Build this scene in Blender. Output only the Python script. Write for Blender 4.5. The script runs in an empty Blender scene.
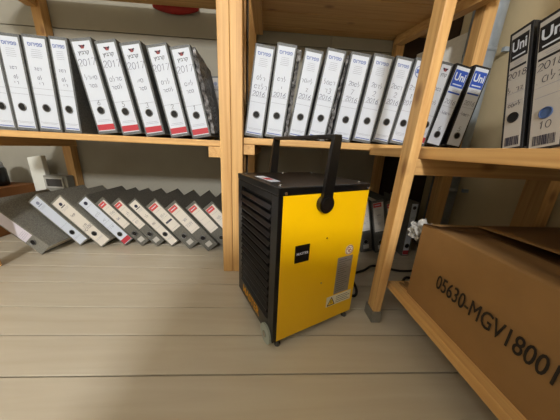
import bpy, bmesh, math, random
from mathutils import Vector, Matrix

S = bpy.context.scene
COL = S.collection
R_ = random.Random(7)

# ---------------------------------------------------------------- camera
FPX, PITCH, ROLL, YAW, EYE = 215.01, .2803, .0481, .0574, .5563
cy, sy, cp, sp = math.cos(YAW), math.sin(YAW), math.cos(PITCH), math.sin(PITCH)
F0, R0, U0 = Vector((sy, cy, 0)), Vector((cy, -sy, 0)), Vector((0, 0, 1))
FW = F0*cp - U0*sp
UP = U0*cp + F0*sp
RT = R0*math.cos(ROLL) + UP*math.sin(ROLL)
UP = UP*math.cos(ROLL) - R0*math.sin(ROLL)
EYEP = Vector((0, 0, EYE))
cam = bpy.data.cameras.new('camera')
cam.sensor_width = 36
cam.lens = FPX/560*36
cam.clip_start = .02
camo = bpy.data.objects.new('camera', cam)
COL.objects.link(camo)
m3 = Matrix((RT, UP, -FW)).transposed()
camo.matrix_world = Matrix.Translation(EYEP) @ m3.to_4x4()
S.camera = camo


def at(x, y, ax, v):
    """point where the photo pixel's ray meets the plane axis=v"""
    d = FW + RT*((x-280)/FPX) - UP*((y-210)/FPX)
    return EYEP + d*((v-EYEP[ax])/d[ax])


# ---------------------------------------------------------------- world, light, exposure
w = bpy.data.worlds.new('world')
w.use_nodes = True
w.node_tree.nodes['Background'].inputs[0].default_value = (.6, .7, .8, 1)
w.node_tree.nodes['Background'].inputs[1].default_value = .1
S.world = w
S.view_settings.view_transform = 'Standard'
S.view_settings.look = 'None'
S.view_settings.exposure = 0.5
S.view_settings.gamma = 1
S.view_settings.use_curve_mapping = False
LAMP_AT = Vector((-.36, -3.5, 2.30))
ld = bpy.data.lights.new('ceiling_lamp_light', 'AREA')
ld.shape = 'RECTANGLE'
ld.size, ld.size_y = .45, .45
ld.energy = 150
ld.color = (1, .985, .955)
lo = bpy.data.objects.new('ceiling_lamp_light', ld)
COL.objects.link(lo)
lo.location = LAMP_AT
lo.rotation_euler = (Vector((0, .9, .6))-LAMP_AT).to_track_quat('-Z', 'Y').to_euler()
FILL_AT = Vector((-1.35, -.9, 2.40))  # added fill light, out of view, to lift the dim right side
ld2 = bpy.data.lights.new('added_fill_light', 'AREA')
ld2.shape = 'RECTANGLE'
ld2.size, ld2.size_y = .45, .45
ld2.energy = 5.5
ld2.color = (1, .985, .955)
lo2 = bpy.data.objects.new('added_fill_light', ld2)
COL.objects.link(lo2)
lo2.location = FILL_AT


# ---------------------------------------------------------------- materials
def lin(c):
    return tuple(((v/255+.055)/1.055)**2.4 if v > 10 else v/255/12.92 for v in c)+(1,)


MATS = {}


def mat(name, rgb, rough=.6, spec=.4, metal=0, noise=None, bump=0, coat=0, trans=0):
    """noise = (scale, amount) modulates the colour; procedural only"""
    if name in MATS:
        return MATS[name]
    m = bpy.data.materials.new(name)
    m.use_nodes = True
    nt = m.node_tree
    b = nt.nodes['Principled BSDF']
    b.inputs['Base Color'].default_value = lin(rgb)
    b.inputs['Roughness'].default_value = rough
    b.inputs['Metallic'].default_value = metal
    b.inputs['Specular IOR Level'].default_value = spec
    b.inputs['Coat Weight'].default_value = coat
    b.inputs['Transmission Weight'].default_value = trans
    if noise or bump:
        tc = nt.nodes.new('ShaderNodeTexCoord')
        nz = nt.nodes.new('ShaderNodeTexNoise')
        nz.inputs['Scale'].default_value = noise[0] if noise else 60
        nz.inputs['Detail'].default_value = 6
        nt.links.new(tc.outputs['Object'], nz.inputs['Vector'])
        if noise:
            mx = nt.nodes.new('ShaderNodeMix')
            mx.data_type = 'RGBA'
            c = lin(rgb)
            mx.inputs['A'].default_value = tuple(v*(1-noise[1]) for v in c[:3])+(1,)
            mx.inputs['B'].default_value = tuple(min(1, v*(1+noise[1])) for v in c[:3])+(1,)
            rp = nt.nodes.new('ShaderNodeMapRange')
            rp.inputs[1].default_value = .3
            rp.inputs[2].default_value = .7
            nt.links.new(nz.outputs['Fac'], rp.inputs[0])
            nt.links.new(rp.outputs[0], mx.inputs['Factor'])
            nt.links.new(mx.outputs['Result'], b.inputs['Base Color'])
        if bump:
            bp = nt.nodes.new('ShaderNodeBump')
            bp.inputs['Strength'].default_value = bump
            bp.inputs['Distance'].default_value = .003
            nt.links.new(nz.outputs['Fac'], bp.inputs['Height'])
            nt.links.new(bp.outputs['Normal'], b.inputs['Normal'])
    MATS[name] = m
    return m


def wood(name, rgb, axis, rough=.5, contrast=.3, knots=True, stretch=14):
    """pine with grain along the given axis; each board shifted at random"""
    if name in MATS:
        return MATS[name]
    m = bpy.data.materials.new(name)
    m.use_nodes = True
    nt = m.node_tree
    L = nt.links.new
    b = nt.nodes['Principled BSDF']
    b.inputs['Roughness'].default_value = rough
    b.inputs['Specular IOR Level'].default_value = .35
    tc = nt.nodes.new('ShaderNodeTexCoord')
    oi = nt.nodes.new('ShaderNodeObjectInfo')
    ad = nt.nodes.new('ShaderNodeVectorMath')
    ad.operation = 'MULTIPLY_ADD'
    cb = nt.nodes.new('ShaderNodeCombineXYZ')
    for i in range(3):
        L(oi.outputs['Random'], cb.inputs[i])
    L(cb.outputs[0], ad.inputs[0])
    ad.inputs[1].default_value = (7, 11, 5)
    L(tc.outputs['Object'], ad.inputs[2])
    mp = nt.nodes.new('ShaderNodeMapping')
    sc = [stretch*6]*3
    sc[axis] = 2.2
    mp.inputs['Scale'].default_value = sc
    L(ad.outputs[0], mp.inputs['Vector'])
    nz = nt.nodes.new('ShaderNodeTexNoise')
    nz.inputs['Scale'].default_value = 1
    nz.inputs['Detail'].default_value = 5
    nz.inputs['Distortion'].default_value = .6
    L(mp.outputs[0], nz.inputs['Vector'])
    c = lin(rgb)
    r = nt.nodes.new('ShaderNodeValToRGB')
    r.color_ramp.elements[0].position = .28
    r.color_ramp.elements[1].position = .72
    r.color_ramp.elements[0].color = (c[0]*(1-contrast*.6), c[1]*(1-contrast), c[2]*(1-contrast*1.3), 1)
    r.color_ramp.elements[1].color = (min(1, c[0]*(1+contrast*.5)), min(1, c[1]*(1+contrast*.5)), min(1, c[2]*(1+contrast*.5)), 1)
    L(nz.outputs['Fac'], r.inputs[0])
    out = r.outputs[0]
    if knots:
        mp2 = nt.nodes.new('ShaderNodeMapping')
        s2 = [9]*3
        s2[axis] = 4.5
        mp2.inputs['Scale'].default_value = s2
        L(ad.outputs[0], mp2.inputs['Vector'])
        v = nt.nodes.new('ShaderNodeTexVoronoi')
        v.inputs['Scale'].default_value = 1
        L(mp2.outputs[0], v.inputs['Vector'])
        mr = nt.nodes.new('ShaderNodeMapRange')
        mr.inputs[1].default_value = .05
        mr.inputs[2].default_value = .15
        mr.inputs[3].default_value = .75
        mr.inputs[4].default_value = 0
        L(v.outputs['Distance'], mr.inputs[0])
        mx = nt.nodes.new('ShaderNodeMix')
        mx.data_type = 'RGBA'
        L(mr.outputs[0], mx.inputs['Factor'])
        L(out, mx.inputs['A'])
        mx.inputs['B'].default_value = (c[0]*.35, c[1]*.24, c[2]*.2, 1)
        out = mx.outputs['Result']
    L(out, b.inputs['Base Color'])
    bp = nt.nodes.new('ShaderNodeBump')
    bp.inputs['Strength'].default_value = .15
    bp.inputs['Distance'].default_value = .002
    L(nz.outputs['Fac'], bp.inputs['Height'])
    L(bp.outputs['Normal'], b.inputs['Normal'])
    MATS[name] = m
    return m


PINE = (200, 163, 108)
PX, PY, PZ = (wood('pine_along_%s' % 'xyz'[i], PINE, i) for i in range(3))


# ---------------------------------------------------------------- mesh helpers
def add_box(bm, lo, hi, bevel=0):
    lo, hi = Vector(lo), Vector(hi)
    r = bmesh.ops.create_cube(bm, size=1)
    vs = r['verts']
    c, d = (lo+hi)/2, hi-lo
    for v in vs:
        v.co = Vector((c[i]+v.co[i]*d[i] for i in range(3)))
    if bevel:
        es = list({e for v in vs for e in v.link_edges})
        bmesh.ops.bevel(bm, geom=es, offset=bevel, segments=2, profile=.6, affect='EDGES')
    return vs


def boxm(lo, hi, bevel=0):
    bm = bmesh.new()
    add_box(bm, lo, hi, bevel)
    return bm


def add_tube(bm, pts, r, seg=10, caps=True):
    pts = [Vector(p) for p in pts]
    rs = r if isinstance(r, (list, tuple)) else [r]*len(pts)
    rings = []
    nrm = None
    for i, p in enumerate(pts):
        t = (pts[min(i+1, len(pts)-1)]-pts[max(i-1, 0)]).normalized()
        if nrm is None:
            nrm = t.orthogonal().normalized()
        nrm = (nrm - t*nrm.dot(t)).normalized()
        bn = t.cross(nrm)
        rings.append([bm.verts.new(p+(nrm*math.cos(a)+bn*math.sin(a))*rs[i]) for a in [2*math.pi*k/seg for k in range(seg)]])
    for a, b in zip(rings, rings[1:]):
        for k in range(seg):
            f = bm.faces.new((a[k], a[(k+1) % seg], b[(k+1) % seg], b[k]))
            f.smooth = True
    if caps:
        bm.faces.new(list(reversed(rings[0])))
        bm.faces.new(rings[-1])


def add_prism(bm, poly, ext):
    """poly: list of 3D points (planar), ext: extrusion vector"""
    ext = Vector(ext)
    a = [bm.verts.new(Vector(p)) for p in poly]
    b = [bm.verts.new(Vector(p)+ext) for p in poly]
    n = len(a)
    bm.faces.new(a)
    bm.faces.new(list(reversed(b)))
    for i in range(n):
        bm.faces.new((a[i], b[i], b[(i+1) % n], a[(i+1) % n]))
    bmesh.ops.recalc_face_normals(bm, faces=bm.faces[:])


def add_disc_y(bm, cx, cz, r, y0, y1, seg=20):
    add_prism(bm, [(cx+r*math.cos(2*math.pi*k/seg), y0, cz+r*math.sin(2*math.pi*k/seg)) for k in range(seg)], (0, y1-y0, 0))


def to_mesh(name, bm, m):
    me = bpy.data.meshes.new(name)
    bm.normal_update()
    bm.to_mesh(me)
    bm.free()
    me.materials.append(m)
    return me


def obj(name, bm, m, parent=None, label=None):
    """bm (world coordinates of an unrotated parent, else its local ones) -> mesh object"""
    me = bm if isinstance(bm, bpy.types.Mesh) else to_mesh(name, bm, m)
    o = bpy.data.objects.new(name, me)
    COL.objects.link(o)
    if parent is not None:
        o.parent = parent
        if parent.get('_w'):
            o.location = -Vector(parent['_w'])
    if label:
        o['label'] = label
    return o


def tag(o, label, cat, group=None):
    o['label'] = label
    o['category'] = cat
    if group:
        o['group'] = group
    return o


def thing(name, label, cat, loc=(0, 0, 0), group=None, world_parts=False):
    o = bpy.data.objects.new(name, None)
    o.empty_display_size = .05
    COL.objects.link(o)
    o.location = loc
    if world_parts:
        o['_w'] = tuple(loc)
    return tag(o, label, cat, group)


def struct(name, bm, m, label):
    o = obj(name, bm, m)
    o['kind'] = 'structure'
    o['label'] = label
    return o


TXT = {}


def text_bm(s, size, bold=0, extrude=.0002):
    """flat lettering as mesh data in the xz plane, centred, facing -y"""
    cu = bpy.data.curves.new('t', 'FONT')
    cu.body = s
    cu.size = 1
    cu.align_x = 'CENTER'
    cu.align_y = 'CENTER'
    cu.offset = bold
    cu.resolution_u = 3
    ob = bpy.data.objects.new('t', cu)
    COL.objects.link(ob)
    dg = bpy.context.evaluated_depsgraph_get()
    me = bpy.data.meshes.new_from_object(ob.evaluated_get(dg))
    bpy.data.objects.remove(ob)
    bm = bmesh.new()
    bm.from_mesh(me)
    for v in bm.verts:
        v.co = Vector((v.co.x*size, 0, v.co.y*size))
    bpy.data.meshes.remove(me)
    return bm


def join_bm(dst, src, mtx):
    me = bpy.data.meshes.new('tmp')
    src.to_mesh(me)
    src.free()
    me.transform(mtx)
    dst.from_mesh(me)
    bpy.data.meshes.remove(me)


def ribbon(bm, pts, wd, y):
    """pen stroke: flat strip in the xz plane at depth y"""
    pts = [Vector((p[0], 0, p[1])) for p in pts]
    vs = []
    for i, p in enumerate(pts):
        t = (pts[min(i+1, len(pts)-1)]-pts[max(0, i-1)])
        if t.length < 1e-9:
            t = Vector((1, 0, 0))
        t.normalize()
        n = Vector((-t.z, 0, t.x))*wd/2
        vs.append((bm.verts.new((p+n)+Vector((0, y, 0))), bm.verts.new((p-n)+Vector((0, y, 0)))))
    for a, b in zip(vs, vs[1:]):
        bm.faces.new((a[0], a[1], b[1], b[0]))


def arc(cx, cz, rx, rz, a0, a1, n=8):
    return [(cx+rx*math.cos(math.radians(a0+(a1-a0)*k/n)), cz+rz*math.sin(math.radians(a0+(a1-a0)*k/n))) for k in range(n+1)]


GL = {'0': [arc(.3, .5, .28, .48, 0, 360, 12)], '1': [[(.1, .75), (.32, 1), (.3, 0)]],
      '2': [arc(.3, .72, .26, .27, 170, -20)+[(.02, .02), (.6, .05)]],
      '3': [arc(.28, .74, .25, .25, 150, -80), arc(.28, .26, .28, .27, 80, -150)],
      '5': [[(.55, 1), (.15, .98), (.1, .55)]+arc(.28, .32, .28, .3, 110, -150)],
      '6': [[(.5, 1), (.15, .6)]+arc(.3, .28, .26, .28, 150, 500, 12)],
      '7': [[(.02, .95), (.58, .98), (.2, 0)]], '8': [arc(.3, .75, .22, .23, -90, 270, 10), arc(.3, .27, .27, .27, 90, 450, 10)],
      # free cursive marks like the hand lettering on the spines
      'a': [arc(.25, .4, .25, .38, 60, 300), [(.5, .7), (.5, .02)]], 'b': [[(.05, 1.15), (.1, .5), (.45, .5), (.2, -.05)]],
      'c': [[(0, .7), (.45, .68), (.42, 0)]], 'd': [arc(.28, .35, .28, .35, 20, 340)], 'e': [[(.1, .7), (.12, .25)]],
      'f': [[(.0, .05), (.25, .6), (.4, .1), (.55, .65)]], 'g': [[(.0, .65), (.4, .65), (.15, .02), (.5, .02)]], '.': [[(.2, .1), (.26, .05)]],
      ' ': []}


def write(bm, s, x, z, h, y, wd=.0012, adv=.72, slant=.1, jit=0, rnd=R_):
    """handwriting centred at x, baseline z, height h"""
    tot = len(s)*adv*h
    x0 = x-tot/2
    for i, ch in enumerate(s):
        dz = rnd.uniform(-jit, jit)*h
        for st in GL[ch]:
            ribbon(bm, [(x0+(i*adv+px+slant*pz)*h, z+pz*h+dz) for px, pz in st], wd, y)


# ---------------------------------------------------------------- the room
XL, XR, YB, YF, ZC = -1.95, 1.13, 1.53, -4.4, 2.5
wallm = mat('painted_wall', (150, 147, 136), .8, .2, noise=(6, .05))
wallr = mat('beige_wall', (206, 190, 156), .8, .2, noise=(5, .06))
ceilm = mat('ceiling_paint', (225, 222, 214), .9, .1)
struct('wall_left', boxm((XL-.1, YF, 0), (XL, YB+.1, ZC)), mat('white_wall', (222, 218, 206), .8, .2), 'pale painted wall at the left end of the store')
struct('wall_right', boxm((XR, YF, 0), (XR+.1, YB+.1, ZC)), wallr, 'beige wall behind the pipe and the black binders')
struct('wall_front', boxm((XL-.1, YF-.1, 0), (XR+.1, YF, ZC)), mat('white_wall', (222, 218, 206), .8, .2), 'pale painted wall behind the viewer')
struct('ceiling', boxm((XL-.1, YF-.1, ZC), (XR+.1, YB+.1, ZC+.1)), ceilm, 'white painted ceiling')
struct('wall_shade_blocker', boxm((-.36, -.62, 0), (XR, -.5, .80)), mat('white_wall', (222, 218, 206)), 'low blocker added behind the viewer to cast a body-shaped shade on the floor')  # added, unseen: stands in for a person crouching behind the camera, shades the floor
wb = struct('wall_back', boxm((XL-.1, YB+.012, 0), (XR+.1, YB+.1, ZC)), mat('panel_joint', (90, 86, 78), .9), 'grey panelled back wall behind the binders')
SEAM = 1.158
xs = [XL, .354, XR]
for i in range(2):
    for z0, z1 in ((0, SEAM-.002), (SEAM+.002, ZC)):
        obj('panel', boxm((xs[i]+.001, YB, z0), (xs[i+1]-.001, YB+.011, z1), .0015), wallm, wb)

# floor boards, one by one
fl = struct('floor', boxm((XL-.1, YF-.1, -.12), (XR+.1, YB+.1, -.026)), mat('subfloor', (60, 52, 42), .9), 'pale grey-beige plank floor')
fm = wood('floor_board', (190, 183, 167), 0, .24, .10, False, 5)
edges = [.4118, .5308, .6477, .7853, .905, 1.025, 1.145, 1.265, 1.385, 1.53]
y = .4118
while y > YF+.12:
    y -= .1195
    edges.insert(0, y)
edges[0] = YF
for a, b in zip(edges, edges[1:]):
    obj('floor_board', boxm((XL, a+.0022, -.025), (XR, b-.0022, R_.uniform(-.0006, 0)), .0008), fm, fl)

# ---------------------------------------------------------------- shelving units
ZS = .574      # shelf top of the left and right units
ZM = .590      # shelf top of the middle unit
ul = thing('shelving_unit', 'long pine shelving unit on the left carrying the red-banded binders', 'shelving', (-.7, 1.2, 0), world_parts=True)
um = thing('shelving_unit', 'middle pine shelving unit behind the yellow dehumidifier', 'shelving', (.4, 1.2, 0), world_parts=True)
ur = thing('shelving_unit', 'pine shelving unit on the right holding the cardboard box', 'shelving', (.75, .3, 0), world_parts=True)


def planks_x(u, x0, x1, y0, y1, z0, z1, n):
    d = (y1-y0)/n
    for i in range(n):
        obj('plank', boxm((x0, y0+i*d+.002, z0), (x1, y0+(i+1)*d-.002, z1), .004), PX, u)


def planks_y(u, x0, x1, y0, y1, z0, z1, n):
    d = (x1-x0)/n
    for i in range(n):
        obj('plank', boxm((x0+i*d+.0015, y0, z0), (x0+(i+1)*d-.0015, y1, z1), .002), PY, u)


def post(u, x0, x1, y0, y1, z0, z1):
    return obj('post', boxm((x0, y0, z0), (x1, y1, z1), .003), PZ, u)


# left unit
post(ul, -.195, -.1525, .882, .950, 0, 1.9)
post(ul, -1.215, -1.165, .835, .899, 0, 1.9)
post(ul, -.21, -.16, 1.476, 1.526, 0, 1.9)
post(ul, -1.315, -1.265, 1.476, 1.526, 0, 1.9)
planks_x(ul, -1.36, -.1965, .90, 1.47, ZS-.024, ZS, 5)
planks_x(ul, -1.36, -.1965, .90, 1.47, 1.275, 1.30, 5)
obj('shelf_rail', boxm((-.245, .90, ZS-.066), (-.1965, 1.47, ZS-.0245), .002), PY, ul)
obj('shelf_rail', boxm((-1.262, .90, ZS-.066), (-1.214, 1.47, ZS-.0245), .002), PY, ul)
obj('shelf_rail', boxm((-.245, .90, 1.225), (-.1965, 1.47, 1.2745), .002), PY, ul)
obj('shelf_rail', boxm((-1.325, .90, 1.225), (-1.277, 1.47, 1.2745), .002), PY, ul)
# middle unit
post(um, -.1515, -.108, .882, .950, 0, 1.9)
post(um, -.145, -.10, 1.476, 1.526, 0, 1.9)
post(um, .735, .785, 1.476, 1.526, 0, 1.9)
post(um, .906, .962, 1.09, 1.145, 0, 1.9)
planks_x(um, -.1065, .90, .90, 1.472, ZM-.026, ZM, 5)
planks_x(um, -.1065, .90, .90, 1.472, 1.222, 1.247, 4)
obj('plank', boxm((-.098, 1.4735, 1.222), (.733, 1.528, 1.247), .002), PX, um)
obj('shelf_rail', boxm((-.1065, .901, ZM-.066), (-.062, 1.47, ZM-.0265), .002), PY, um)
obj('shelf_rail', boxm((-.1065, .901, 1.175), (-.062, 1.47, 1.2215), .002), PY, um)
obj('shelf_rail', boxm((.80, 1.09, ZM-.068), (.905, 1.135, ZM-.0265), .002), PX, um)
bm = bmesh.new()
add_prism(bm, [(.720, 1.474, 1.178), (.768, 1.474, 1.178), (.903, 1.04, 1.178), (.855, 1.04, 1.178)], (0, 0, .0435))
obj('shelf_rail', bm, PY, um)
# right unit (runs towards the viewer)
bm = boxm((.364, .588, 0), (.390, .631, 1.9), .003)
for v in bm.verts:
    v.co.y -= .045*v.co.z
obj('post', bm, PZ, ur)
post(ur, .366, .3965, -.30, -.22, .0, 1.9)
post(ur, 1.062, 1.118, .765, .845, 0, 1.9)
post(ur, 1.062, 1.118, -.29, -.22, 0, 1.9)
planks_y(ur, .405, 1.055, -.32, .893, ZS-.028, ZS, 5)
planks_y(ur, .405, 1.055, -.32, .605, .125, .150, 5)
for yy in (.50, -.20):
    obj('shelf_rail', boxm((.45, yy, .078), (1.06, yy+.045, .1245), .002), PX, ur)
    obj('shelf_rail', boxm((.3975, yy+.08, ZS-.072), (1.06, yy+.125, ZS-.0285), .002), PX, ur)
obj('post_foot', boxm((.3615, .5815, 0.0005), (.3925, .6365, .042), .001), mat('galvanised', (150, 150, 146), .45, .5, .7, noise=(40, .15)), ur, 'grey metal post foot')


# ---------------------------------------------------------------- binders
cover_dk = mat('binder_charcoal', (92, 95, 98), .55, .4, noise=(160, .3))
cover_gr = mat('binder_marbled_grey', (118, 117, 110), .6, .35, noise=(220, .38))
cover_bk = mat('binder_black', (26, 26, 29), .5, .4, noise=(160, .25))
paperm = mat('paper_edges', (226, 222, 210), .85, .2, noise=(300, .08))
white_l = mat('white_label', (196, 204, 218), .55, .3)
warm_l = mat('aged_label', (205, 200, 192), .6, .3)
grey_l = mat('grey_label', (172, 170, 166), .6, .3)
lilac_l = mat('lilac_label', (205, 200, 212), .6, .3)
inkb = mat('blue_print', (84, 104, 170), .6)
inkd = mat('dark_ink', (36, 38, 60), .6)
inkl = mat('faint_ink', (120, 126, 150), .6)
pen = mat('ball_pen', (74, 78, 110), .6)
redm = mat('red_print', (172, 50, 62), .55)
unib = mat('uni_blue', (38, 74, 168), .5)
unik = mat('uni_black', (20, 20, 22), .5)
holem = mat('hole_black', (8, 8, 9), .7)
ringm = mat('nickel_ring', (120, 122, 126), .3, .5, .9)
bluehole = mat('hole_blue_ring', (60, 84, 130), .45)
scrapm = mat('crumpled_plastic', (150, 152, 158), .22, .6, .1, noise=(75, .9), bump=.8)
edgem = mat('steel_edge', (150, 152, 156), .35, .5, .9)

BODY = {}


def body_meshes(w, h, cov, D=.285):
    k = (w, h, cov.name, D)
    if k in BODY:
        return BODY[k]
    spine = to_mesh('spine', boxm((-w/2, 0, 0), (w/2, .004, h), .0012), cov)
    covL = to_mesh('cover', boxm((-w/2, .0045, 0), (-w/2+.0028, D, h), .0008), cov)
    covR = to_mesh('cover', boxm((w/2-.0028, .0045, 0), (w/2, D, h), .0008), cov)
    bm = bmesh.new()
    n = 6
    for i in range(n):                     # stacked sheaves, uneven
        a = -w/2+.006+(w-.012)*i/n
        b = -w/2+.006+(w-.012)*(i+1)/n
        add_box(bm, (a, .012+.003*(i % 3), .006), (b-.0004, D-.03-.005*((i*7) % 3), h-.022-.003*((i*5) % 3)))
    paper = to_mesh('paper_stack', bm, paperm)
    bm = bmesh.new()
    add_tube(bm, [(-w/2+.0014, .006, .0018), (-w/2+.0014, D-.002, .0018)], .002, 6)
    add_tube(bm, [(w/2-.0014, .006, .0018), (w/2-.0014, D-.002, .0018)], .002, 6)
    edge = to_mesh('edge_strip', bm, edgem)
    BODY[k] = (spine, covL, covR, paper, edge)
    return BODY[k]


def binder(label, group, style, base, lean, yaw=0, w=.075, h=.318, cov=None, note=(), hole=None, holecol=None, num=None, scrap=False, seed=0, depth=.285):
    """base = where the lowest corner line's middle (spine front, bottom centre) stands; lean in degrees, + to the right"""
    cov = cov or cover_dk
    a = math.radians(lean)
    o = thing('ring_binder', label, 'binder', (base[0], base[1], base[2]+w/2*abs(math.sin(a))+.0008), group)
    o.rotation_euler = (Matrix.Rotation(yaw, 4, 'Z') @ Matrix.Rotation(a, 4, 'Y')).to_euler()
    sp, cl, cr, pp, ed = body_meshes(w, h, cov, depth)
    for nm, me in (('spine', sp), ('cover', cl), ('cover', cr), ('paper_stack', pp), ('edge_strip', ed)):
        obj(nm, me, None, o)
    hz = hole if hole else .083
    rr = .0125
    bm = bmesh.new()
    seg = 20
    add_tube(bm, [(rr*math.cos(2*math.pi*k/seg), -.0026, hz+rr*math.sin(2*math.pi*k/seg)) for k in range(seg+1)], .0016, 6, False)
    obj('finger_ring', bm, holecol or (ringm if style != 'blackuni' else holem), o)
    bm = bmesh.new()
    add_disc_y(bm, 0, hz, rr-.0008, -.0022, -.0002)
    obj('finger_hole', bm, holem if holecol is None else holecol, o)
    rnd = random.Random(seed*13+5)
    lw = w-.012
    y0 = -.0007
    yt = y0-.00035

    def lab(z0, z1, m, nm='spine_label', ww=None, dx=0):
        ww = ww or lw
        return obj(nm, boxm((dx-ww/2, y0, z0), (dx+ww/2, -.00002, z1)), m, o)

    def band(l, z0, z1, m, nm='printed_band', ww=None, dx=0, lift=0):
        ww = ww or lw
        return obj(nm, boxm((dx-ww/2, y0-.0003-lift, z0), (dx+ww/2, y0-lift, z1)), m, l)

    def letters(l, s, size, z, m, dx=0, bold=.01, lift=0, fit=None):
        bm = text_bm(s, size, bold)
        xs_ = [v.co.x for v in bm.verts] or [0]
        wd = max(xs_)-min(xs_)
        k = min(1, fit/wd) if fit and wd > 0 else 1
        for v in bm.verts:
            v.co = Vector((v.co.x*k+dx, yt-.0003-lift, v.co.z+z))
        return obj('lettering', bm, m, l)

    def hand(l, rows, m=pen, wd=.0016):
        bm = bmesh.new()
        for s, x, z, hh in rows:
            write(bm, s, x, z, hh, yt-.0002, wd, rnd=rnd, jit=.06)
        return obj('handwriting', bm, m, l)

    def scrib(n):
        return ''.join(rnd.choice('abcdefg') for _ in range(n))

    def fineprint(l, rows):
        bm = bmesh.new()
        for z, f in rows:
            ribbon(bm, [(-lw*f/2, z), (lw*f/2, z)], .0009, yt)
        obj('fine_print', bm, inkl, l)
    if style == 'papyrus':
        l = lab(.010, h-.010, white_l)
        letters(l, 'סוריפפ', .017, h-.030, inkb, bold=.02, fit=lw*.8)
        fineprint(l, [(h-.046, .45), (h-.052, .5), (h-.058, .5), (h-.064, .55), (h-.070, .5), (.128, .95), (.148, .95), (.032, .9), (.028, .7)])
        band(l, .013, .0165, inkb, ww=lw*.92)
        rows = [(n, rnd.uniform(-.004, .004), z, hh) for n, z, hh in note]
        hand(l, rows)
    elif style == 'round':
        l = lab(.010, h-.010, white_l)
        bm = bmesh.new()
        add_tube(bm, [(.02*math.cos(t)*min(1, lw/.05), yt, h-.045+.02*math.sin(t)) for t in [2*math.pi*k/24 for k in range(25)]], .0012, 5, False)
        obj('round_emblem', bm, inkb, l)
        band(l, h-.052, h-.038, inkb, ww=.03)
        fineprint(l, [(.128, .95), (.045, .8), (.04, .8), (.035, .6)])
        hand(l, [(n, -.004, z, hh) for n, z, hh in note])
        band(l, .013, .0165, inkb, ww=lw*.92)
    elif style == 'redband':
        l = lab(.010, h-.010, white_l)
        bm = bmesh.new()
        add_prism(bm, [(x_*.001, yt-.0002, h-.027+z_*.001) for x_, z_ in ((-9, 5), (9, 5), (8, -1), (4, -6), (-4, -6), (-8, -1))], (0, .0002, 0))
        obj('emblem', bm, mat('emblem_red', (136, 62, 66), .6), l)
        bm = bmesh.new()
        for sx in (-1, 1):
            add_prism(bm, [(sx*.001, yt-.0005, h-.025), (sx*.009, yt-.0005, h-.0205), (sx*.011, yt-.0005, h-.024), (sx*.004, yt-.0005, h-.029)], (0, .0002, 0))
        obj('emblem_wing', bm, inkd, l)
        letters(l, 'ץיברק', .016, h-.045, inkd, bold=.01, fit=lw*.62)
        fineprint(l, [(.118, .95), (.05, .7), (.045, .8)])
        rows = [(n, rnd.uniform(-.003, .003), z, hh) for n, z, hh in note]
        hand(l, rows)
        if num:
            hand(l, [(num, 0, .101, .017)], inkd, .0014)
        band(l, .013, .034, redm)
    elif style in ('blueuni', 'blackuni'):
        bcol = unib if style == 'blueuni' else unik
        l = lab(.006, h-.008, white_l if style == 'blueuni' else grey_l)
        top = h-.020
        band(l, top-.060, top, bcol, 'printed_block', ww=lw*.96)
        letters(l, 'Uni', .038, top-.025, white_l, bold=.025, lift=.0003, fit=lw*.8)
        band(l, top-.053, top-.049, white_l, 'printed_line', ww=lw*.7, lift=.0003)
        band(l, top-.084, top-.078, bcol, ww=lw*.9)
        fineprint(l, [(top-.068, .5), (top-.073, .4), (.130, .9), (.155, .9)])
        hand(l, [(n, 0, z, hh) for n, z, hh in note], pen if style == 'blueuni' else inkd)
        if num:
            hand(l, [(num, 0, hz+.017 if style == 'blueuni' else hz-.036, .018)], inkd)
        if style == 'blackuni':
            bm = bmesh.new()
            x = -lw*.38
            while x < lw*.38:
                ww = rnd.choice((.0008, .0016, .0024))
                add_box(bm, (x, yt-.0002, .012), (x+ww, yt, .036))
                x += ww+rnd.choice((.0008, .0014))
            obj('barcode', bm, inkd, l)
    elif style == 'lowred':
        l = lab(.128, h-.014, warm_l)
        band(l, h-.040, h-.016, mat('red_heading', (190, 70, 70), .6), 'printed_block', ww=lw*.8, dx=-lw*.08)
        band(l, h-.030, h-.026, white_l, 'printed_line', ww=lw*.55, dx=-lw*.08, lift=.0003)
        fineprint(l, [(h-.055, .7), (h-.10, .8), (h-.13, .8), (.140, .9)])
        hand(l, [(n, 0, z, hh) for n, z, hh in note])
        if num == 'band':
            band(l, .178, .188, inkd, 'pen_bar', ww=lw*.7)
        obj('sticker', boxm((-.016, y0, .018), (.016, -.0001, .044)), grey_l, o)
    elif style == 'lowfull':
        l = lab(.006, h-.008, {'w': white_l, 'g': grey_l, 'a': warm_l}[num or 'w'])
        bm = bmesh.new()
        add_disc_y(bm, 0, h-.034, .009, yt-.0002, yt, 12)
        add_box(bm, (-.014, yt-.0002, h-.05), (.014, yt, h-.046))
        obj('emblem', bm, inkl if num != 'a' else inkd, l)
        fineprint(l, [(h-.06, .7), (h-.066, .6), (.125, .9), (.045, .8), (.04, .8)])
        hand(l, [(n, 0, z, hh) for n, z, hh in note], inkd, .0018)
    elif style == 'lowrededge':
        l = lab(.006, h-.008, white_l)
        bm = bmesh.new()
        add_disc_y(bm, 0, h-.03, .010, yt-.0002, yt, 12)
        obj('emblem', bm, inkd, l)
        fineprint(l, [(h-.05, .7), (.125, .9), (.15, .9), (.06, .8)])
        hand(l, [(n, 0, z, hh) for n, z, hh in note], inkl)
        band(l, .008, .034, redm)
    elif style == 'lowlilac':
        l = lab(.085, h-.004, lilac_l)
        band(l, h-.045, h-.006, mat('pink_corner', (214, 160, 160), .7), 'printed_block', ww=lw*.5, dx=-lw*.24)
        fineprint(l, [(.10, .8), (.108, .8), (.116, .8), (.124, .7)])
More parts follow.
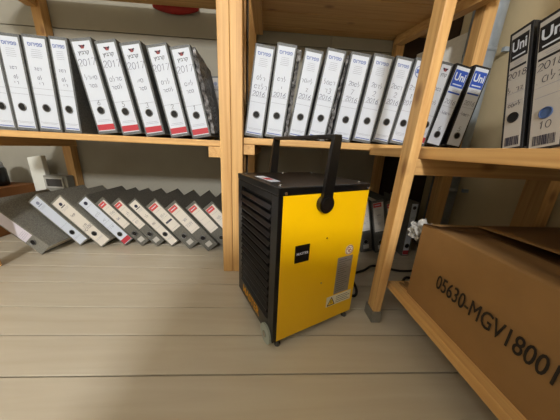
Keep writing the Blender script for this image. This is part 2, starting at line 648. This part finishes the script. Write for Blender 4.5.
    if scrap:
        # crumpled plastic sleeve edges sticking out at the binder's side
        s = 1
        bm = bmesh.new()
        nz, ny = 22, 5
        g = [[bm.verts.new((s*(w/2+(.001, .013, .010, .008, .003)[j]+rnd.uniform(0, .006)), (.001, .010, .06, .12, .18)[j]+rnd.uniform(-.004, .004), .01+(h-.02)*i/(nz-1)+rnd.uniform(-.004, .004))) for j in range(ny)] for i in range(nz)]
        for i in range(nz-1):
            for j in range(ny-1):
                bm.faces.new((g[i][j], g[i][j+1], g[i+1][j+1], g[i+1][j]))
        bmesh.ops.solidify(bm, geom=bm.faces[:], thickness=.0006)
        obj('plastic_sleeve', bm, scrapm, o, 'crumpled shiny plastic sleeve')
    return o


def place(hole_px, lean, Yp, zs, w, hz):
    """spine-bottom centre from the pixel of the finger hole on the plane Y=Yp"""
    q = at(*hole_px, 1, Yp)
    a = math.radians(lean)
    return (q.x-math.sin(a)*hz, Yp, zs)


GU = 'binders on the left upper shelf'
ord_ = ['first', 'second', 'third', 'fourth', 'fifth', 'sixth', 'seventh', 'eighth', 'ninth', 'tenth', 'eleventh']
YL = .922
N16 = lambda a, b: ((a, .205, .016), (b, .175, .018), ('2016', .150, .017))
# upper left row, four upright white spines then five leaning ones with a red band
up = [((2.5, 106), 2.5, .064), ((23, 107), 2.5, .075), ((47, 108), 2.5, .082), ((69.5, 109), 2.0, .062)]
txt = ['upright white-spined binder cut by the left edge of the picture', 'second upright white-spined binder on the left upper shelf, with handwriting',
       'wide white-spined binder, third of the upright ones on the left', 'narrow white-spined binder, upright, just left of the leaning red-banded ones']
for i, (h_, ln, w_) in enumerate(up):
    binder(txt[i], GU, 'papyrus', place(h_, ln, YL, ZS, w_, .083), ln, w=w_, seed=i,
           note=(('gdc', .208, .012), ('ab', .178, .012), ('ec', .160, .012)) if i else (('gac', .2, .012),))
rb = [((101.8, 113), -8.0, '6', 'bcfa'), ((126, 114), -9.5, '5', 'abcd'), ((149.6, 115), -10.3, '3', 'fa'), ((174.6, 115), -11.2, '2', 'acb'), ((196.5, 115), -11.5, '1', 'dfb')]
rt = ['numbered 6, first of the leaning ones', 'numbered 5, leaning on the one numbered 6', 'numbered 3, middle of the leaning ones',
      'numbered 2, leaning, second from the wooden post', 'numbered 1, crumpled plastic at its side']
for i, (h_, ln, n_, t_) in enumerate(rb):
    binder('white binder with red bottom band ' + rt[i], GU, 'redband', place(h_, ln, YL, ZS, .076, .083), ln, w=.074, seed=20+i, num=n_, scrap=(i == 4),
           note=(('2017', .232, .022), (t_, .188, .016), ('cdab'[:3+i % 2], .162, .014)))
# three older binders set back near the post
GB = 'older binders set far back behind the post'
for i, (x_, zb, lb) in enumerate(((-.262, ZS, 'binder set back on the left shelf beside the one numbered 1'), (-.19, ZS, 'binder set far back, half hidden behind the wooden post'), (-.078, ZM, 'binder set far back just right of the wooden post'))):
    binder('small grey-white ' + lb, GB, 'lowfull', (x_, 1.214, zb), -4 if i < 2 else 5, depth=.25, w=.064, h=.305, cov=cover_dk, seed=40+i, num='g', note=(('cab', .24, .012), ('dcg', .2, .012)))

# middle row
GM = 'white binders on the middle shelf'
mid = [((256.5, 111), 7.2, 'papyrus', .074, N16('abc', 'dgbc'), 0), ((277, 111), 6.8, 'papyrus', .074, N16('dcb', '.e'), 1), ((300.6, 115.5), 8.8, 'papyrus', .07, N16('cafb', 'g'), 0),
       ((321, 116), 9, 'papyrus', .072, N16('badc', 'c3'), 1), ((345.7, 119), 7.3, 'papyrus', .076, N16('2adb', '7'), 0), ((367, 120.6), 7.3, 'papyrus', .076, N16('2acb', '2'), 0),
       ((386.3, 122), 8, 'papyrus', .068, N16('2adc', '2'), 0), ((403.2, 122.5), 8.6, 'round', .060, N16('2cb', '1'), 0)]
mt = ['first to the right of the wooden post', 'second right of the post, torn silvery plastic along its side', 'third right of the post, standing over the dehumidifier handle',
      'fourth right of the post, with shiny plastic at its side', 'fifth right of the post, above the yellow panel', 'sixth right of the post, third before the slanting front post',
      'second left of the slanting front post', 'with round blue emblem, partly behind the slanting front post']
for i, (h_, ln, st, w_, nt_, sc) in enumerate(mid):
    binder('white-spined 2016 binder ' + mt[i], GM, st, place(h_, ln, YL, ZM, w_, .085), ln, yaw=-math.radians((1.5, 4.5, 4, 5.5, 4, 3, 2, 2)[i]), w=w_, h=(.322, .330, .318, .324, .318, .318, .316, .316)[i], seed=60+i, note=nt_, scrap=bool(sc))
q = at(428, 137, 1, YL)
binder('white binder with red bottom band between the slanting post and the blue-headed binders', GM, 'redband', (q.x-.034, YL, ZM), 8.6, w=.050, h=.312, seed=70, num=None, note=(('adg', .21, .014), ('cb', .16, .014)))
for i, (h_, ln, n_) in enumerate((((437, 136), 10.5, '6'), ((457, 135.5), 8.2, '5'))):
    binder(('black binder with blue heading, numbered 6, left one of the blue pair', 'black binder with blue heading, numbered 5, beside the grey pipe')[i], GM, 'blueuni',
           place(h_, ln, .93, ZM, .07, .060), ln, w=.068, h=.308, cov=cover_bk, seed=80+i, hole=.046, num=n_, note=(('2016', .165, .016), ('badc', .125, .012)))

# two big black ones on the right unit, spines facing the gangway
for i, (bx_, by_) in enumerate(((.665, .590), (.665, .517))):
    o = binder(('black binder with black heading and black finger hole, dated 2018, on the right shelf', 'black binder with black heading and blue finger hole, cut by the right edge')[i],
               'black-headed binders on the right shelf', 'blackuni', (bx_, by_, ZS), -13, yaw=-math.pi/2, w=(.054, .070)[i], h=.325, cov=cover_bk, seed=90+i, hole=.088,
               holecol=bluehole if i else None, num='10' if i else None, note=(('2018', .195, .016), ('b.cg', .158, .014), ('dafb', .118, .011)) if i == 0 else (('2018', .195, .018), ('.abg', .165, .02)))

# lower left, slumped to the left on the floor
GF = 'slumped binders on the floor at the back left'
low = [((34, 244), 45, .066, 'lowlilac', None, ()), ((65, 232), 41, .066, 'lowfull', 'w', ()), ((94.5, 233.5), 41, .074, 'lowfull', 'a', (('fdgad', .108, .018), ('gca', .13, .012), ('bda', .2, .012))),
       ((118.5, 233.5), 41, .066, 'lowrededge', None, (('acb', .2, .016), ('fd', .16, .014), ('gca', .11, .012))), ((134.5, 233.5), 41, .056, 'lowred', None, (('cba', .22, .014), ('ad', .18, .014))),
       ((150, 234), 41, .056, 'lowred', None, (('gb', .22, .014), ('dc', .16, .014))), ((164.5, 234), 41, .056, 'lowfull', 'a', (('cb', .2, .016), ('ad', .15, .014))), ((184, 236), 41, .068, 'lowred', 'band', (('abc', .22, .013),)),
       ((203, 238), 41, .068, 'lowred', None, (('cab', .2, .012), ('1721', .165, .014))), ((220, 237.5), 41, .064, 'lowred', None, ()), ((237, 238), 41, .064, 'lowred', None, (('cab', .22, .014),))]
lt = ['dusty grey binder with lilac label, slumped furthest left on the floor', 'grey binder with long white label and pale emblem, second from left on the floor', 'grey binder with beige label and bold black marks, third from left on the floor',
      'grey binder with bluish label and red lower end, fourth from left on the floor', 'dark grey binder with red heading, fifth from left on the floor', 'dark grey binder with red heading, left neighbour of the long white label in mid-row',
      'dark grey binder with long white label in the middle of the slumped row', 'dark grey binder with red heading and a black pen bar on its label', 'dark grey binder with red heading and numbers, third from the post on the floor',
      'dark grey binder with red heading on a plain beige label, beside the post', 'dark grey binder with red heading, half hidden behind the post on the floor']
prev = None
for i, (hp, ln, w_, st, nm, nt_) in enumerate(low):
    a = math.radians(ln)
    hz_ = .062 if i in (0, 3) else .075
    zt_ = hz_*math.cos(a)+w_/2*math.sin(a)        # height of the hole's centre above the floor
    d = at(*hp, 1, 1)-EYEP
    q = EYEP+d*((zt_-EYE)/d.z)
    yb = min(max(q.y, 1.0), 1.12)
    q = at(*hp, 1, yb)
    bx0 = q.x+math.sin(a)*hz_
    if prev:
        dz = (w_-prev[1])/2*math.sin(a)
        bx0 = max(bx0, prev[0]+((prev[1]+w_)/2-dz*math.sin(a)+.0035)/math.cos(a)+(.004 if i == 1 else 0))
    prev = (bx0, w_)
    binder(lt[i], GF, st, (bx0, yb, 0), -ln, w=w_, h=.312, cov=cover_gr if i < 3 else mat('binder_marbled_dark', (92, 91, 86), .6, .35, noise=(220, .38)), seed=110+i, num=nm, hole=hz_, note=nt_)
# lower right, behind the dehumidifier
GR = 'binders on the floor behind the dehumidifier'
for i, (hp, ln, st, nm, lb) in enumerate((((365.5, 243), -13, 'lowred', None, 'dark grey binder on the floor, half hidden behind the yellow panel'), ((380.5, 241.5), -13.5, 'lowred', None, 'dark grey binder with red heading and aged label, behind the slanting front post'),
                                          ((392, 241), -13.5, 'lowred', None, 'dark grey binder mostly hidden by the slanting front post on the floor'), ((407.5, 242), -1, 'lowrededge', None, 'upright white binder with red lower end, next to the cardboard box'))):
    Yp = 1.10 if i < 3 else 1.07
    b_ = place(hp, ln, Yp, 0, .072, .062)
    binder(lb, GR, st, b_, ln, w=.068 if i < 2 else .044, h=.312, cov=mat('binder_marbled_dark', (92, 91, 86)), seed=130+i, num=nm, hole=.062, note=(('cab', .22, .012), ('dg', .17, .012)))

# ---------------------------------------------------------------- dehumidifier
DW, DD, DH = .304, .288, .470
ang = math.atan2(.443, .896)
dh = thing('dehumidifier', 'yellow and black box dehumidifier with carrying handle on the plank floor', 'dehumidifier', (.023, .478, 0))
dh.rotation_euler = (0, 0, ang)
# local: x along the yellow face, y into the depth, z up; near corner at the origin
blk = mat('black_powder_coat', (12, 12, 13), .28, .35, noise=(400, .2))
blk2 = mat('black_inside', (4, 4, 4), .7)
yel = mat('yellow_powder_coat', (240, 190, 4), .30, .5, noise=(3, .02), bump=.02)
chrome = mat('screw_steel', (205, 205, 205), .25, .5, 1)
B0 = .026
obj('core', boxm((.014, .006, B0+.004), (DW-.004, DD-.004, DH-.012)), blk2, dh)
obj('yellow_panel', boxm((.013, 0, B0), (DW, .0055, .4495), .0012), yel, dh, 'bright yellow front panel')
obj('rear_panel', boxm((.013, DD-.0035, B0), (DW, DD, .4495), .001), yel, dh)
obj('side_panel', boxm((DW-.0035, .006, B0), (DW, DD-.004, .4495), .001), blk, dh)
bm = boxm((-.001, -.001, .450), (DW+.001, DD+.001, DH), .003)
obj('lid', bm, blk, dh, 'black top lid')
# louvred side (x = 0): frame and single slats
bm = bmesh.new()
add_box(bm, (0, 0, B0), (.0128, .034, .4495), .001)
add_box(bm, (0, DD-.036, B0), (.0128, DD, .4495), .001)
add_box(bm, (0, .0341, .432), (.0128, DD-.0361, .4495), .001)
add_box(bm, (0, .0341, B0), (.0128, DD-.0361, .082), .001)
obj('louvre_frame', bm, blk, dh)
n = 14
for i in range(n):
    z = .0835+(.432-.0835)*i/n
    p = (.432-.0835)/n
    bm = bmesh.new()
    add_prism(bm, [(-.0045, .035, z+.0010), (-.0045, .035, z+.0030), (.0025, .035, z+p*.46), (.0125, .035, z+p*.50), (.0125, .035, z+p*.42), (.0035, .035, z+p*.38)], (0, DD-.072, 0))
    obj('louvre_slat', bm, blk, dh)
# yellow lettering below the louvres, read from the left
tb = text_bm('MASTER', .040, .02)
bm = bmesh.new()
join_bm(bm, tb, Matrix.Translation((-.0012, .165, .055)) @ Matrix.Rotation(-math.pi/2, 4, 'Z'))
obj('side_lettering', bm, mat('yellow_print', (214, 150, 20), .5), dh)
# handle
hm = mat('handle_plastic', (10, 10, 11), .35, .5)
bm = bmesh.new()
hx, hz0, hz1 = .133, .424, .588
off = .014
for yy, s in ((-.0155, 1), (DD+.0035, 1)):
    add_prism(bm, [(hx-.015, yy, hz0+.005), (hx+.017, yy, hz0+.005), (hx+.024, yy, hz1-.02), (hx+.025, yy, hz1), (hx+.003, yy, hz1), (hx-.001, yy, hz1-.02)], (0, .011, 0))
    add_disc_y(bm, hx, hz0, .0235, yy-.001, yy+.0135, 28)
add_box(bm, (hx+.003, -.0155, hz1-.0045), (hx+.025, DD+.0145, hz1+.006), .003)
bmesh.ops.recalc_face_normals(bm, faces=bm.faces[:])
hd = obj('handle', bm, hm, dh, 'black plastic carrying handle')
for yy in (-.0205, DD+.0165):
    bm = bmesh.new()
    add_disc_y(bm, hx, hz0, .019, yy, yy+.004, 24)
    bmesh.ops.bevel(bm, geom=[e for e in bm.edges], offset=.0012, segments=2, affect='EDGES')
    obj('pivot_cap', bm, hm, hd)
# screws
for sx, sz_ in ((.018, .456), (.155, .456), (.300, .456)):
    bm = bmesh.new()
    add_disc_y(bm, sx, sz_, .0042, -.0035, -.001, 10)
    obj('screw', bm, chrome, dh)
for sx, sz_ in ((.16, .321), (.157, .177)):
    bm = bmesh.new()
    add_disc_y(bm, sx, sz_, .0026, -.0014, -.0001, 10)
    obj('screw', bm, chrome, dh)
for sx, sy_ in ((.02, .03), (.29, .03), (.02, .26), (.16, .265), (.29, .262)):
    bm = bmesh.new()
    add_prism(bm, [(sx+.005*math.cos(k*.63), sy_+.005*math.sin(k*.63), DH+.0002) for k in range(10)], (0, 0, .002))
    obj('screw', bm, chrome, dh)
# top sticker, white with a red middle
st = obj('sticker', boxm((.022, .085, DH+.0001), (.050, .195, DH+.0008)), white_l, dh, 'white and red sticker')
obj('printed_block', boxm((.024, .115, DH+.0009), (.046, .150, DH+.0012)), redm, st)
# maker's plate
pl = obj('maker_plate', boxm((.055, -.003, .266), (.101, -.0002, .316), .0012), blk, dh)
bm = text_bm('MASTER', .0105, .01)
for v in bm.verts:
    v.co += Vector((.078, -.0034, .292))
obj('lettering', bm, mat('silver_print', (190, 192, 205), .4), pl)
# rating label
rl = obj('rating_label', boxm((.214, -.0009, .118), (.276, -.0002, .246)), mat('grey_rating_label', (150, 146, 140), .4, .5, .3), dh)
bm = bmesh.new()
for k in range(15):
    ribbon(bm, [(.219, .238-k*.0078), (.219+R_.uniform(.025, .05), .238-k*.0078)], .0016, -.0011)
obj('fine_print', bm, mat('grey_print', (84, 82, 80), .6), rl)
wl = obj('warning_label', boxm((.188, -.0009, .078), (.292, -.0002, .114)), mat('cream_label', (226, 222, 200), .5), dh)
bm = bmesh.new()
add_prism(bm, [(.192, -.0013, .082), (.222, -.0013, .082), (.207, -.0013, .110)], (0, .0003, 0))
tr = obj('warning_triangle', bm, mat('warning_yellow', (240, 200, 30), .5), wl)
bm = bmesh.new()
for a_, b_ in (((.192, .082), (.222, .082)), ((.222, .082), (.207, .110)), ((.207, .110), (.192, .082))):
    ribbon(bm, [a_, b_], .0028, -.0016)
add_prism(bm, [(.2045, -.0017, .088), (.2095, -.0017, .0915), (.2075, -.0017, .093), (.2095, -.0017, .101), (.2045, -.0017, .0945), (.2068, -.0017, .0935)], (0, .0002, 0))
for k in range(4):
    ribbon(bm, [(.227, .106-k*.007), (.227+.05+.01*(k % 2), .106-k*.007)], .0018, -.0012)
obj('warning_print', bm, inkd, wl)
bm = bmesh.new()
add_disc_y(bm, .257, .266, .0165, -.0009, -.0002, 24)
rs = obj('round_sticker', bm, mat('cream_label', (226, 222, 200)), dh)
bm = bmesh.new()
ribbon(bm, arc(.257, .266, .0145, .0145, 0, 360, 24), .0022, -.0012)
ribbon(bm, arc(.2535, .270, .0045, .0045, 20, 320, 10), .0025, -.0012)
ribbon(bm, arc(.2605, .262, .0045, .0045, 0, 360, 10), .0025, -.0012)
ribbon(bm, [(.250, .258), (.264, .274)], .002, -.0012)
obj('printed_sign', bm, mat('sign_brown', (150, 60, 30), .5), rs)
# wheels, feet
wh = mat('wheel_grey', (150, 156, 146), .5)
for xx in (-.006, DW-.018):
    bm = bmesh.new()
    k = 20
    add_prism(bm, [(xx, .036+.030*math.cos(2*math.pi*i/k), .0305+.030*math.sin(2*math.pi*i/k)) for i in range(k)], (.022, 0, 0))
    wo = obj('wheel', bm, wh, dh)
    bm = bmesh.new()
    add_prism(bm, [(xx-.003, .036+.010*math.cos(2*math.pi*i/12), .0305+.010*math.sin(2*math.pi*i/12)) for i in range(12)], (.0028, 0, 0))
    obj('hub_cap', bm, chrome, wo)
for xx, yy in ((.024, .012), (.290, .012), (.024, DD-.02), (.290, DD-.02)):
    bm = bmesh.new()
    add_tube(bm, [(xx, yy, .0), (xx, yy, .006), (xx, yy, .008), (xx, yy, .0262)], [.009, .009, .004, .004], 12)
    obj('foot', bm, mat('foot_rubber', (70, 70, 70), .6), dh)


def smooth_path(P, n=8):
    P = [Vector(p) for p in P]
    out = []
    for i in range(len(P)-1):
        p0, p1, p2, p3 = P[max(0, i-1)], P[i], P[i+1], P[min(len(P)-1, i+2)]
        for k in range(n):
            t = k/n
            out.append(.5*((2*p1)+(p2-p0)*t+(2*p0-5*p1+4*p2-p3)*t*t+(3*p1-p0-3*p2+p3)*t**3))
    return out+[P[-1]]


# power cord: from the back of the machine, out to the right and round behind the slanting post
inv = (Matrix.Translation((.023, .478, 0)) @ Matrix.Rotation(ang, 4, 'Z')).inverted()
cordp = [(.265, .735, .10), (.305, .745, .085), (.352, .765, .05), (.372, .742, .012), (.352, .712, .006), (.325, .735, .006), (.33, .80, .006), (.402, .865, .006), (.475, .903, .006), (.534, .944, .006), (.592, .927, .006), (.655, .902, .006),
         (.738, .904, .006), (.80, .88, .006), (.76, .83, .006), (.69, .835, .006), (.650, .845, .006), (.612, .812, .006)]
bm = bmesh.new()
add_tube(bm, [inv @ v for v in smooth_path(cordp)], .0056, 8)
obj('power_cord', bm, mat('cord_black', (22, 22, 24), .45), dh)

# ---------------------------------------------------------------- cardboard box on the right unit
cb = mat('cardboard', (136, 104, 66), .75, .2, noise=(9, .08), bump=.05)
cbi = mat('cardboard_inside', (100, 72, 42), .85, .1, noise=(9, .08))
bx = thing('cardboard_box', 'large brown cardboard box marked 05630-MGV18001 on the low right shelf', 'box', (.64, .2, .1505), world_parts=True)
X0, X1, Y0, Y1, Z0, Z1 = .432, .86, -.12, .545, .1505, .372
T = .005


def wavy(P, Q, nz_, amp, seed):
    pass


def panel(nm, lo, hi, m, par=None, dent=0, seed=1):
    bm = bmesh.new()
    add_box(bm, lo, hi)
    bmesh.ops.subdivide_edges(bm, edges=bm.edges[:], cuts=7, use_grid_fill=True)
    r = random.Random(seed)
    ph = [r.uniform(0, 6) for _ in range(4)]
    ax = min(range(3), key=lambda i: hi[i]-lo[i])
    for v in bm.verts:
        u, t = [(v.co[i]-lo[i])/(hi[i]-lo[i]) for i in range(3) if i != ax]
        v.co[ax] += dent*math.sin(u*math.pi)*math.sin(t*math.pi)*(.6+.4*math.sin(5*u+ph[0]+3*t))
    return obj(nm, bm, m, par or bx)


panel('side_wall', (X0, Y0, Z0), (X0+T, Y1, Z1), cb, dent=.003)
panel('side_wall', (X1-T, Y0, Z0), (X1, Y1, Z1), cb)
panel('end_wall', (X0+T, Y1-T, Z0), (X1-T, Y1, Z1), cb)
panel('end_wall', (X0+T, Y0, Z0), (X1-T, Y0+T, Z1), cb)
obj('bottom', boxm((X0+T, Y0+T, Z0), (X1-T, Y1-T, Z0+T)), cbi, bx)


def flap(nm, pts, thick=.004, m=cb):
    """four corners in order, bilinear sheet with a soft sag"""
    bm = bmesh.new()
    n_ = 10
    P = [Vector(p) for p in pts]
    g = []
    for i in range(n_+1):
        row = []
        for j in range(n_+1):
            u, t = i/n_, j/n_
            q_ = P[0]*(1-u)*(1-t)+P[1]*u*(1-t)+P[2]*u*t+P[3]*(1-u)*t
            q_.z += .004*math.sin(u*math.pi)*math.sin(t*7)
            row.append(bm.verts.new(q_))
        g.append(row)
    for i in range(n_):
        for j in range(n_):
            f = bm.faces.new((g[i][j], g[i+1][j], g[i+1][j+1], g[i][j+1]))
            f.smooth = True
    bmesh.ops.recalc_face_normals(bm, faces=bm.faces[:])
    bmesh.ops.solidify(bm, geom=bm.faces[:], thickness=thick)
    obj(nm, bm, m, bx)


flap('end_flap', [(X0+.006, Y1-.006, Z1-.004), (X1-.006, Y1-.006, Z1-.004), (X1-.006, Y1-.20, Z1-.012), (X0+.006, Y1-.20, Z1-.012)], m=cbi)
flap('top_flap', [(X0, Y0, Z1+.002), (X0, Y1, Z1+.002), (.553, Y1-.07, Z1-.002), (.535, Y0, Z1-.006)])
flap('top_flap', [(X1, Y0, Z1+.002), (X1, Y1, Z1+.002), (.560, Y1-.03, Z1+.010), (.572, Y0, Z1+.026)])
# stencilled marking on the gangway side: reads from far to near
tb = text_bm('05630-MGV18001', .052, .0)
bm = bmesh.new()
xsv = [v.co.x for v in tb.verts]
k = .236/(max(xsv)-min(xsv))
x0_ = min(xsv)
for v in tb.verts:
    v.co.x = (v.co.x-x0_)*k
for q_, dx_, dz_ in ((0, 0, 0), (1, .0005, 0), (2, -.0005, 0), (3, 0, .0004), (4, 0, -.0004)):
    join_bm(bm, tb.copy(), Matrix.Translation((X0-.0022-.0001*q_, .452+dx_, .252+dz_)) @ Matrix.Rotation(-math.pi/2, 4, 'Z'))
tb.free()
obj('lettering', bm, mat('stencil_black', (30, 24, 18), .7), bx)
# torn flap end and crumpled plastic at the far corner
bm = bmesh.new()
add_prism(bm, [(X0+.004, Y1+.001, .152), (X0+.002, Y1+.045, .152), (X0+.015, Y1+.035, .152), (X0+.022, Y1+.05, .152), (X0+.05, Y1+.028, .152), (X0+.06, Y1+.001, .152)], (0, 0, .004))
obj('torn_flap', bm, cb, bx)
bm = bmesh.new()
r = random.Random(4)
bmesh.ops.create_icosphere(bm, subdivisions=3, radius=1)
c_ = Vector((.462, .586, .338))
for v in bm.verts:
    k_ = 1+.35*r.uniform(-1, 1)
    v.co = c_+Vector((v.co.x*.030*k_, v.co.y*.028*k_, v.co.z*.03*k_))
tag(obj('plastic_bag', bm, mat('clear_crumple', (190, 188, 184), .25, .6, bump=.5, trans=.3)), 'crumpled pale plastic bag wedged behind the far corner of the cardboard box', 'bag')
# ---------------------------------------------------------------- right corner: pipe, foam slab, dark board
pp = thing('pipe', 'vertical galvanised pipe in the right corner beside the pine post', 'pipe', (1.036, 1.218, 0), world_parts=True)
galv = mat('zinc_pipe', (158, 170, 182), .32, .6, .35, noise=(12, .18), bump=.05)
bm = bmesh.new()
add_tube(bm, [(1.036, 1.218, 0.001), (1.036, 1.218, ZC-.001)], .065, 28)
obj('tube', bm, galv, pp)
for zz in (.36, 1.05, 1.85):
    bm = bmesh.new()
    add_tube(bm, [(1.036, 1.218, zz), (1.036, 1.218, zz+.022)], .0665, 28)
    add_box(bm, (1.10, 1.15, zz+.002), (XR-.001, 1.165, zz+.02))
    obj('pipe_clamp', bm, galv, pp)
n1 = at(475, 29, 1, 1.225)
f1 = at(417, 54.5, 1, 1.47)
bm = bmesh.new()
d_ = Vector((n1.x-f1.x, n1.y-f1.y, 0)).normalized()
nrm = Vector((-d_.y, d_.x, 0))
if nrm.x < 0:
    nrm = -nrm
A = Vector((n1.x, n1.y, 0))
Bf = Vector((f1.x, f1.y, 0))
zt = [n1.z, f1.z]
poly = [Vector((A.x, A.y, ZM+.0006)), Vector((Bf.x, Bf.y, ZM+.0006)), Vector((Bf.x, Bf.y, f1.z)), Vector((A.x, A.y, n1.z))]
add_prism(bm, poly, nrm*.03)
tag(obj('foam_slab', bm, mat('white_foam', (224, 222, 216), .8, .2, noise=(60, .04), bump=.2)), 'white foam slab standing behind the blue-headed binders', 'foam slab')
tag(obj('dark_board', boxm((.80, 1.495, .0005), (1.125, 1.515, 1.42), .002), wood('dark_board', (52, 36, 24), 2, .6, .25, False)), 'tall dark brown board standing against the back wall in the right corner', 'board')

# ---------------------------------------------------------------- far left: things on the floor behind the slumped binders
bl = thing('cardboard_box', 'brown cardboard box on the floor at the far left behind the binders', 'box', (-1.70, 1.3, 0), world_parts=True)
obj('carton', boxm((-1.90, 1.14, .0008), (-1.50, 1.46, .262), .003), mat('cardboard_dark', (120, 78, 42), .8, .2, noise=(9, .1)), bl)
obj('packing_tape', boxm((-1.72, 1.1385, .10), (-1.67, 1.1395, .262)), mat('packing_tape', (150, 112, 64), .3), bl)
obj('top_flap', boxm((-1.90, 1.141, .2625), (-1.702, 1.459, .2655), .001), mat('cardboard_dark', (120, 78, 42)), bl)
obj('top_flap', boxm((-1.698, 1.141, .2625), (-1.50, 1.459, .2655), .001), mat('cardboard_dark', (120, 78, 42)), bl)
ap = thing('canister', 'black canister with white lid on the brown carton at the far left', 'canister', (-1.62, 1.33, .266), world_parts=True)
bm = bmesh.new()
add_tube(bm, [(-1.62, 1.33, .2665), (-1.62, 1.33, .272), (-1.62, 1.33, .365), (-1.62, 1.33, .372)], [.062, .066, .066, .06], 24)
obj('body', bm, blk, ap)
bm = bmesh.new()
add_tube(bm, [(-1.62, 1.33, .3725), (-1.62, 1.33, .40), (-1.62, 1.33, .418)], [.06, .058, .04], 24)
obj('lid', bm, white_l, ap)
wp = thing('plastic_crate', 'grey plastic crate with framed label holder behind the slumped binders', 'crate', (-1.35, 1.42, 0), world_parts=True)
gcm = mat('grey_plastic', (128, 128, 122), .45, .4)
bm = bmesh.new()
add_box(bm, (-1.415, 1.415, .0008), (-1.275, 1.47, .325), .006)
obj('body', bm, gcm, wp)
bm = bmesh.new()
for lo_, hi_ in (((-1.404, 1.408, .248), (-1.295, 1.4145, .256)), ((-1.404, 1.408, .304), (-1.295, 1.4145, .312)), ((-1.404, 1.408, .2565), (-1.396, 1.4145, .3035)), ((-1.303, 1.408, .2565), (-1.295, 1.4145, .3035))):
    add_box(bm, lo_, hi_, .001)
obj('label_frame', bm, mat('pale_grey_plastic', (176, 176, 172), .4), wp)
obj('label_card', boxm((-1.395, 1.411, .257), (-1.304, 1.4146, .303)), mat('dark_card', (60, 58, 56), .7), wp)
bm = boxm((-1.497, 1.43, .0008), (-1.412, 1.462, .43), .006)
bmesh.ops.translate(bm, verts=[v for v in bm.verts if v.co.z > .4 and v.co.x > -1.45], vec=(0, 0, .014))
tag(obj('foam_block', bm, mat('white_foam_left', (214, 216, 210), .6, .3)), 'upright white foam block behind the slumped binders at the far left', 'foam block')

# red sack sagging behind the top deck of the left unit
bm = bmesh.new()
nu, nv = 24, 8
g = []
for i in range(nu+1):
    u = i/nu
    row = []
    for j in range(nv+1):
        t = 2*math.pi*j/nv
        hgt = .30-.0*u
        sag = .026*math.sin(math.pi*u)**.7+.002
        zc = 1.282-sag
        row.append(bm.verts.new((-.68+.25*u, 1.502+.019*math.cos(t)*(.3+math.sin(math.pi*u)), (zc+1.32)/2+(1.32-zc)/2*math.sin(t))))
    g.append(row)
for i in range(nu):
    for j in range(nv):
        f = bm.faces.new((g[i][j], g[i+1][j], g[i+1][(j+1) % nv], g[i][(j+1) % nv]))
        f.smooth = True
bm.faces.new(g[0][:nv])
bm.faces.new(list(reversed(g[nu][:nv])))
for row in g:
    bm.verts.remove(row[nv]) if not row[nv].link_faces else None
bmesh.ops.recalc_face_normals(bm, faces=bm.faces[:])
tag(obj('red_sack', bm, mat('red_cloth', (150, 40, 34), .7, .3, noise=(20, .15))), 'red cloth sack sagging behind the top deck above the left binders', 'sack')

# ceiling lamp fixture behind the viewer (the room's light)
lf = thing('ceiling_lamp', 'square ceiling lamp behind the viewer', 'lamp', (-.36, -3.5, ZC-.001), world_parts=True)
obj('housing', boxm((-.62, -3.76, 2.42), (-.10, -3.24, ZC-.001), .004), mat('lamp_white', (230, 230, 228), .5), lf)
lf = thing('ceiling_lamp', 'square fill lamp added out of view, above the viewer on the left', 'lamp', (-1.35, -.9, ZC-.001), world_parts=True)  # housing for the added fill light, not a known lamp of the room
obj('housing', boxm((-1.61, -1.16, 2.42), (-1.09, -.64, ZC-.001), .004), mat('lamp_white', (230, 230, 228), .5), lf)

for o in bpy.data.objects:
    if o.name.split('.')[0] in ('handwriting', 'fine_print', 'barcode', 'warning_print'):
        o['kind'] = 'stuff'
    if '_w' in o:
        del o['_w']
